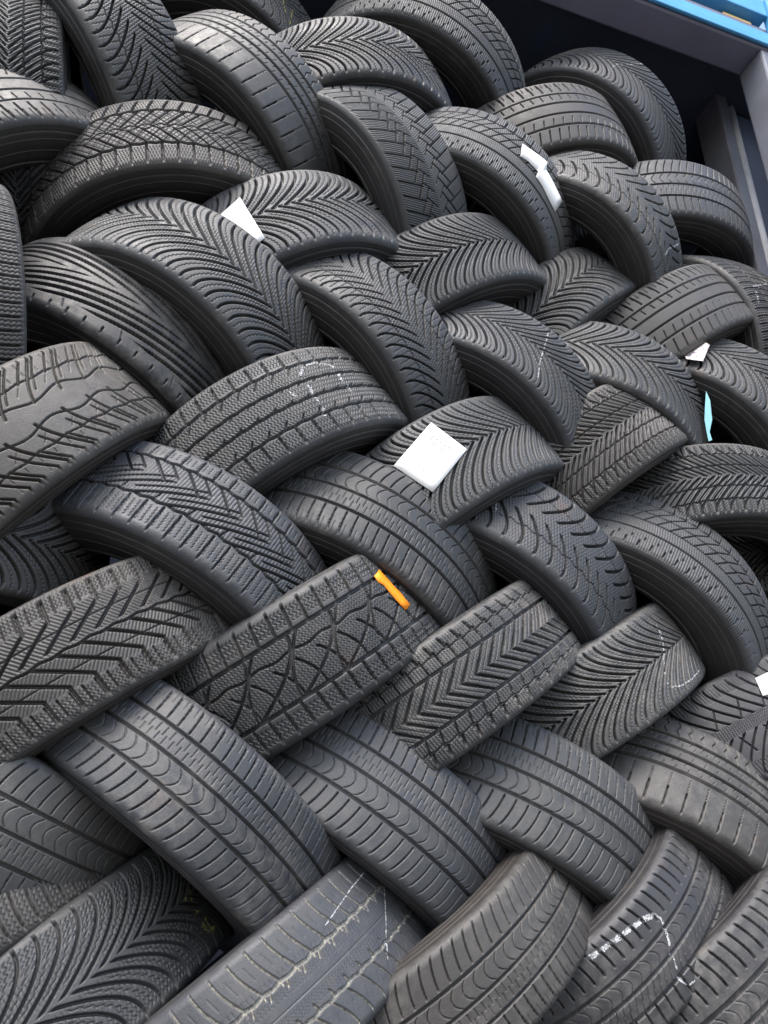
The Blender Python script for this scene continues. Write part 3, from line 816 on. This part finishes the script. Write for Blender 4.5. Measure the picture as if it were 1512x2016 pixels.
    ('13', (0.0123, 1.3276, 2.4649), (0.5734, 0.0361, 0.8185), (0.4771, -0.8269, -0.2977), 0.3013, 0.1927, 'summer4', (0.0359, 0.0369, 0.0388), 'summer tyre with four straight grooves and shoulder slits, upper left'),
    ('14', (0.3118, 1.3244, 2.3642), (0.7719, 0.1075, 0.6265), (0.4532, -0.7841, -0.4239), 0.3047, 0.1933, 'slash', (0.0453, 0.0465, 0.0489), 'winter tyre with short slashed grooves right of the four-groove tyre'),
    ('15', (0.5810, 1.3150, 2.4071), (0.4438, 0.0234, 0.8958), (0.0835, -0.9964, -0.0153), 0.2918, 0.1857, 'ribblock', (0.0456, 0.0468, 0.0492), 'winter tyre wearing the torn two-piece white label'),
    ('16', (0.8829, 1.3080, 2.3737), (-0.6173, -0.0998, -0.7803), (0.1849, -0.9825, -0.0206), 0.2877, 0.1848, 'crescent', (0.0323, 0.0331, 0.0348), 'winter tyre with crescent grooves right of the two-piece white label'),
    ('17', (-0.4125, 1.3628, 2.1718), (-0.6378, 0.1017, 0.7634), (-0.3089, -0.9418, -0.1326), 0.3045, 0.1822, 'slit', (0.0516, 0.0507, 0.0499), 'grey dusty summer tyre at the left edge, near the top'),
    ('18', (-0.0822, 1.3591, 2.1991), (-0.2535, 0.0893, 0.9632), (-0.2230, -0.9743, 0.0317), 0.3082, 0.1815, 'xblock', (0.0449, 0.0419, 0.0400), 'large block-tread tyre over a wide dark opening, upper left'),
    ('19', (0.2716, 1.3327, 2.6036), (0.2884, -0.0383, -0.9567), (-0.4907, -0.8639, -0.1134), 0.3066, 0.1871, 'alpin', (0.0334, 0.0352, 0.0396), 'chevron winter tyre near the top, right of the four-groove summer tyre'),
    ('20', (0.8194, 1.3693, 2.6816), (0.3323, 0.0244, -0.9429), (-0.6117, -0.7553, -0.2351), 0.3123, 0.1917, 'slit', (0.0529, 0.0494, 0.0471), 'ribbed summer tyre under the topmost right chevron tyre'),
    ('21', (1.2011, 1.3949, 2.5804), (0.0198, 0.0359, -0.9992), (-0.6326, -0.7734, -0.0403), 0.3099, 0.1876, 'summer3', (0.0450, 0.0474, 0.0533), 'smooth summer tyre leaning on the right jamb'),
    ('22', (-0.2949, 1.3245, 2.5075), (-0.7470, -0.0799, -0.6600), (0.5046, -0.7145, -0.4847), 0.3089, 0.1886, 'fern', (0.0366, 0.0376, 0.0395), 'tall winter tyre with curved fin grooves at the top left'),
    ('23', (-0.4232, 1.3593, 2.3713), (0.9806, 0.0106, 0.1955), (0.1482, -0.6928, -0.7058), 0.3050, 0.1822, 'vblock', (0.0387, 0.0397, 0.0417), 'upright winter tyre in the top left corner'),
    ('24', (-0.0495, 1.4393, 2.8586), (-0.2398, -0.1608, -0.9574), (0.4147, -0.9087, 0.0487), 0.3001, 0.1793, 'alpin_worn', (0.0398, 0.0408, 0.0429), 'tyre with yellow chalk lines at the top edge, above the four-groove tyre'),
    ('25', (0.4679, 1.3349, 2.8695), (0.3298, -0.0761, 0.9410), (0.0928, -0.9893, -0.1125), 0.3100, 0.1844, 'ribblock', (0.0401, 0.0412, 0.0433), 'large tyre over a dark hole cut off by the top edge, beside the header'),
    ('26', (1.0065, 1.3580, 2.8659), (-0.6308, -0.0278, -0.7755), (0.2105, -0.9680, -0.1365), 0.3018, 0.1849, 'alpin', (0.0385, 0.0405, 0.0456), 'topmost chevron tyre below the grey header, leaning to the right'),
]
for key, c, a, x, R, W, pat, col_, label in DATA:
    t = make_tyre(c, a, x, R, W, pat, col_, label, GROUP)
    MW[key] = t.matrix_world.copy(); TY[key] = (t, pat)

# ------------------------------------------------------------------ chalk marks (on their tyres)
for key, lines, wds, yel in [('X', [[(0.4886, 29.3), (0.5509, 45.3), (0.631, 47.7), (0.7034, 40.7), (0.7441, 29.8)], [(0.7388, 17.1), (0.7255, 7.6), (0.7219, -4.5)], [(0.7449, -11.6), (0.7283, -24.0), (0.7266, -31.0)], [(0.375, 7.1), (0.3741, -1.0), (0.3885, -6.5)], [(0.4898, 8.4), (0.4941, -0.4), (0.4751, -18.0), (0.4829, -31.4)], [(0.4838, -44.8), (0.4654, -51.3), (0.461, -59.4)]], [5, 5, 4, 4, 5, 4], 0), ('N', [[(0.8972, 54.8), (0.8778, 34.5), (0.8063, 10.9), (0.7378, -9.8), (0.6872, -32.8)], [(0.6602, -47.5), (0.6721, -58.2), (0.758, -68.2), (0.8864, -72.5), (1.0564, -71.3)]], [3, 3], 0), ('D', [[(-0.0014, 75.8), (0.1265, 70.7), (0.2622, 64.9), (0.3762, 56.9), (0.4394, 48.5)], [(0.4015, 55.0), (0.4394, 48.5), (0.4529, 35.2), (0.4276, 15.3), (0.3951, -3.2)], [(0.3844, -10.4), (0.346, -37.3)], [(0.33, -48.0), (0.3282, -55.7), (0.3491, -69.1), (0.4047, -75.2), (0.5046, -76.8), (0.6361, -76.4), (0.7456, -78.6), (0.7853, -80.9)]], [9, 4, 2.5, 3.5], 0), ('S', [[(0.3261, -67.1), (0.3102, -15.3), (0.2856, 17.6), (0.2486, 42.3)]], [3], 0), ('4', [[(0.0416, -70.0), (-0.0055, -13.9), (-0.0457, 29.0), (-0.1059, 70.1)]], [2.6], 0), ('26', [[(0.4719, 32.7), (0.4676, 5.6), (0.3906, -30.9), (0.3237, -99.0)]], [3], 0), ('16', [[(-0.4411, 26.7), (-0.4217, 3.6), (-0.4732, -68.9)]], [4], 0), ('11', [[(-0.7949, -53.3), (-0.8221, -11.5), (-0.8389, 15.5)], [(-0.7381, -53.8), (-0.6179, -69.9)]], [4, 4], 0), ('B', [[(0.8622, 59.2), (0.7069, 55.2), (0.5898, 49.0), (0.4655, 41.7)], [(0.9414, 23.0), (0.8304, -1.6), (0.7188, -30.5), (0.6497, -53.7)]], [1.8, 1.8], 0), ('A', [[(-0.7992, -6.6), (-0.7852, 4.5)], [(-0.8601, -5.3), (-0.8237, 12.8)], [(-0.8238, 23.2), (-0.8247, 33.6)], [(-0.8098, 42.4), (-0.8266, 61.5), (-0.9187, 63.3)], [(-0.8488, 39.7), (-0.8606, 68.9)]], [4.0, 4.0, 4.0, 4.0, 4.0], 1), ('24', [[(-0.0, -2.7), (-0.065, 28.1)], [(-0.0922, -9.2), (-0.1391, 48.0)]], [3, 3], 1)]:
    t, pat = TY[key]
    for ln, wd in zip(lines, wds):
        chalk(t, pat, [ln], M_YCHALK if yel else M_CHALK, wd)

# ------------------------------------------------------------------ paper labels lying on treads
MATS = dict(white=M_PAPER, orange=M_ORANGE, printed=M_PRINT, cyan=M_CYAN)
for key, rows, mk, nm, label, cat, lift in [('Y', [[(0.4054, 69.4), (0.4135, 56.0), (0.422, 42.9), (0.4308, 29.9), (0.4402, 17.1), (0.4499, 4.6), (0.4601, -7.9)], [(0.3436, 63.1), (0.3525, 49.7), (0.3617, 36.6), (0.3712, 23.6), (0.3811, 10.9), (0.3914, -1.7), (0.402, -14.1)], [(0.2847, 57.3), (0.2944, 44.0), (0.3042, 30.8), (0.3144, 17.9), (0.3248, 5.1), (0.3355, -7.5), (0.3466, -19.9)], [(0.2281, 52.2), (0.2384, 38.8), (0.2489, 25.6), (0.2596, 12.6), (0.2705, -0.2), (0.2817, -12.8), (0.2932, -25.3)], [(0.1731, 47.5), (0.1841, 34.0), (0.1952, 20.8), (0.2065, 7.8), (0.2179, -5.1), (0.2296, -17.7), (0.2414, -30.2)], [(0.1193, 43.2), (0.131, 29.7), (0.1428, 16.4), (0.1546, 3.3), (0.1666, -9.6), (0.1786, -22.3), (0.1909, -34.9)], [(0.0665, 39.3), (0.0789, 25.7), (0.0912, 12.3), (0.1036, -0.8), (0.1161, -13.8), (0.1286, -26.6), (0.1413, -39.2)]], 'white', 'paper_label', 'large white paper label with faint code on the chevron tyre in the centre', 'label', 1.3), ('15', [[(0.0151, 36.1), (0.0346, 14.7), (0.054, -5.4)], [(0.0508, 38.1), (0.0614, 16.3), (0.072, -4.2)], [(0.0868, 40.7), (0.0884, 18.3), (0.0902, -2.8)], [(0.1232, 44.0), (0.1156, 20.7), (0.1084, -1.2)], [(0.1601, 48.1), (0.143, 23.5), (0.1267, 0.6)], [(0.1838, 50.2), (0.1677, 24.4), (0.1528, 0.4)], [(0.2077, 52.7), (0.1928, 25.6), (0.179, 0.6)], [(0.232, 55.5), (0.2181, 27.2), (0.2055, 1.1)], [(0.2566, 58.6), (0.2437, 29.1), (0.2323, 1.9)], [(0.262, 52.1), (0.2472, 23.6), (0.2339, -2.6)], [(0.2675, 45.8), (0.2507, 18.2), (0.2355, -7.1)], [(0.273, 39.6), (0.2543, 13.0), (0.2372, -11.6)], [(0.2785, 33.5), (0.2579, 7.8), (0.2388, -16.0)], [(0.2999, 32.2), (0.2792, 6.7), (0.2599, -16.9)], [(0.3216, 31.1), (0.3006, 5.8), (0.2812, -17.5)], [(0.3436, 30.3), (0.3223, 5.2), (0.3027, -18.0)], [(0.3658, 29.8), (0.3442, 4.8), (0.3245, -18.2)], [(0.4088, 27.6), (0.3908, 2.1), (0.3746, -21.5)], [(0.4532, 26.6), (0.4388, 0.5), (0.4265, -23.6)], [(0.4994, 26.7), (0.4888, 0.2), (0.4804, -24.3)], [(0.5479, 28.1), (0.5411, 1.3), (0.5369, -23.4)]], 'white', 'paper_label', 'torn white paper strip in two pieces on a tyre tread, upper right', 'label', 1.3), ('7', [[(-0.1712, -52.1), (-0.1707, -33.5), (-0.1705, -15.5), (-0.1706, 1.9), (-0.1708, 18.8), (-0.1713, 35.3), (-0.1719, 51.4)], [(-0.1401, -48.8), (-0.1408, -30.5), (-0.1418, -12.8), (-0.1429, 4.3), (-0.1442, 21.0), (-0.1457, 37.3), (-0.1473, 53.2)], [(-0.1092, -45.8), (-0.1112, -27.8), (-0.1133, -10.4), (-0.1155, 6.6), (-0.1178, 23.1), (-0.1202, 39.1), (-0.1228, 54.8)], [(-0.0785, -43.2), (-0.0817, -25.4), (-0.0849, -8.1), (-0.0881, 8.6), (-0.0915, 24.9), (-0.0948, 40.8), (-0.0983, 56.3)], [(-0.048, -40.8), (-0.0523, -23.2), (-0.0566, -6.1), (-0.0609, 10.5), (-0.0652, 26.6), (-0.0695, 42.3), (-0.0739, 57.7)], [(-0.0175, -38.7), (-0.023, -21.2), (-0.0283, -4.3), (-0.0337, 12.1), (-0.039, 28.1), (-0.0442, 43.7), (-0.0495, 58.9)], [(0.013, -36.8), (0.0063, -19.5), (-0.0001, -2.8), (-0.0065, 13.5), (-0.0127, 29.4), (-0.019, 44.9), (-0.0251, 60.0)]], 'white', 'paper_label', 'blank white paper corner sticking up between two chevron tyres, upper left', 'label', 1.3), ('O', [[(0.4823, 62.5), (0.5108, 62.3), (0.5401, 62.1), (0.5702, 62.0), (0.6012, 61.8), (0.6333, 61.7), (0.6666, 61.7)], [(0.4761, 56.8), (0.5039, 56.4), (0.5324, 56.0), (0.5616, 55.6), (0.5917, 55.3), (0.6227, 55.0), (0.6548, 54.7)], [(0.4701, 51.3), (0.4972, 50.6), (0.5249, 50.0), (0.5533, 49.4), (0.5825, 48.8), (0.6125, 48.2), (0.6436, 47.7)], [(0.4643, 45.7), (0.4907, 44.8), (0.5177, 44.0), (0.5453, 43.2), (0.5736, 42.4), (0.6027, 41.6), (0.6327, 40.8)], [(0.4586, 40.2), (0.4844, 39.1), (0.5106, 38.0), (0.5375, 37.0), (0.565, 36.0), (0.5933, 34.9), (0.6223, 33.9)], [(0.4531, 34.7), (0.4782, 33.4), (0.5038, 32.1), (0.53, 30.8), (0.5567, 29.6), (0.5841, 28.4), (0.6123, 27.2)], [(0.4477, 29.2), (0.4722, 27.7), (0.4972, 26.2), (0.5226, 24.7), (0.5487, 23.3), (0.5753, 21.8), (0.6027, 20.4)]], 'white', 'paper_label', 'white paper label cut off by the right edge on the criss-cross tyre', 'label', 1.3), ('L', [[(0.641, 49.7), (0.6724, 51.3), (0.7011, 54.4)], [(0.6417, 37.1), (0.6687, 40.1), (0.707, 44.8)], [(0.6614, 30.6), (0.688, 31.8), (0.7169, 31.9)], [(0.6686, 15.4), (0.6962, 18.3), (0.723, 20.5)], [(0.6776, 1.9), (0.711, 4.9), (0.7395, 6.0)], [(0.6884, -9.8), (0.7157, -8.9), (0.7466, -7.2)], [(0.7034, -22.1), (0.7257, -21.4), (0.7592, -19.2)]], 'orange', 'paper_label', 'bright orange label tucked under the smooth summer tyre', 'label', 1.3)]:
    o = sheet(nm, MW[key], rows, MATS[mk], label, cat, lift)
    if label.startswith('large'):
        # the faint printed code along the upper edge of the label
        r0 = np.array(rows)
        def at(u, v):
            i = u * (r0.shape[0] - 1); j = v * (r0.shape[1] - 1)
            i0 = min(int(i), r0.shape[0] - 2); j0 = min(int(j), r0.shape[1] - 2)
            fi, fj = i - i0, j - j0
            th, s = ((1 - fi) * (1 - fj) * r0[i0, j0] + fi * (1 - fj) * r0[i0 + 1, j0] + (1 - fi) * fj * r0[i0, j0 + 1] + fi * fj * r0[i0 + 1, j0 + 1])
            return MW[key] @ Vector(surf(th, s, lift + .4)) - o.location
        GL = {'P': [[(0, 0), (0, 1), (.55, .95), (.6, .7), (.5, .52), (0, .48)]],
              'G': [[(.6, .85), (.3, 1), (.02, .7), (.02, .3), (.3, 0), (.6, .15), (.6, .45), (.35, .45)]],
              '1': [[(.1, .8), (.3, 1), (.3, 0)]],
              '0': [[(.3, 1), (.02, .7), (.02, .3), (.3, 0), (.58, .3), (.58, .7), (.3, 1)]],
              '7': [[(0, 1), (.6, 1), (.25, 0)]]}
        V, Fc = [], []
        for k, ch in enumerate('PG107'):
            for ln in GL[ch]:
                for (xa, ya), (xb, yb) in zip(ln[:-1], ln[1:]):
                    dx, dy = xb - xa, yb - ya
                    l = math.hypot(dx, dy); nx, ny = -dy / l * .11, dx / l * .11
                    b = len(V)
                    for (px, py) in ((xa + nx, ya + ny), (xa - nx, ya - ny), (xb - nx, yb - ny), (xb + nx, yb + ny)):
                        V.append(at(.30 - .13 * py, .22 + .105 * k + .085 * px))
                    Fc.append((b, b + 1, b + 2, b + 3))
        for (u0, v0, du, dv) in ((.62, .55, .02, .02), (.66, .53, .015, .03), (.74, .40, .02, .05), (.76, .52, .02, .05), (.70, .30, .015, .03)):
            b = len(V)
            V += [at(u0, v0), at(u0 + du, v0), at(u0 + du, v0 + dv), at(u0, v0 + dv)]
            Fc.append((b, b + 1, b + 2, b + 3))
        mesh_obj('printed_code', V, Fc, M_INK, o, smooth=False)

for pts, mk, nm, label, cat in [([(1.0369, 1.0847, 1.9944), (1.0655, 1.0689, 1.9846), (1.0874, 1.0634, 2.0304), (1.0959, 1.0838, 2.0547), (1.0558, 1.1098, 2.0261)], 'printed', 'paper_scrap', 'dirty printed paper scrap pinched under the brownish slit-tread tyre, right side', 'paper'), ([(1.0648, 1.0756, 1.9103), (1.076, 1.0805, 1.8924), (1.0813, 1.0883, 1.8723), (1.0863, 1.0953, 1.8542), (1.0848, 1.1072, 1.83), (1.0926, 1.1123, 1.814), (1.0858, 1.116, 1.8108), (1.0785, 1.1092, 1.8298), (1.0705, 1.1004, 1.8539), (1.0675, 1.089, 1.8801)], 'cyan', 'paper_scrap', 'pale blue paper strip hanging beside a dark tyre hole, right side', 'paper')]:
    # loose scraps of paper caught between the tyres
    c0 = Vector(np.mean(np.array(pts), axis=0))
    o = mesh_obj(nm, [Vector(p) - c0 for p in pts], [tuple(range(len(pts)))], MATS[mk], smooth=False)
    o.location = c0
    md = o.modifiers.new('thickness', 'SOLIDIFY'); md.thickness = .0006; md.offset = 0
    tag(o, label, cat)
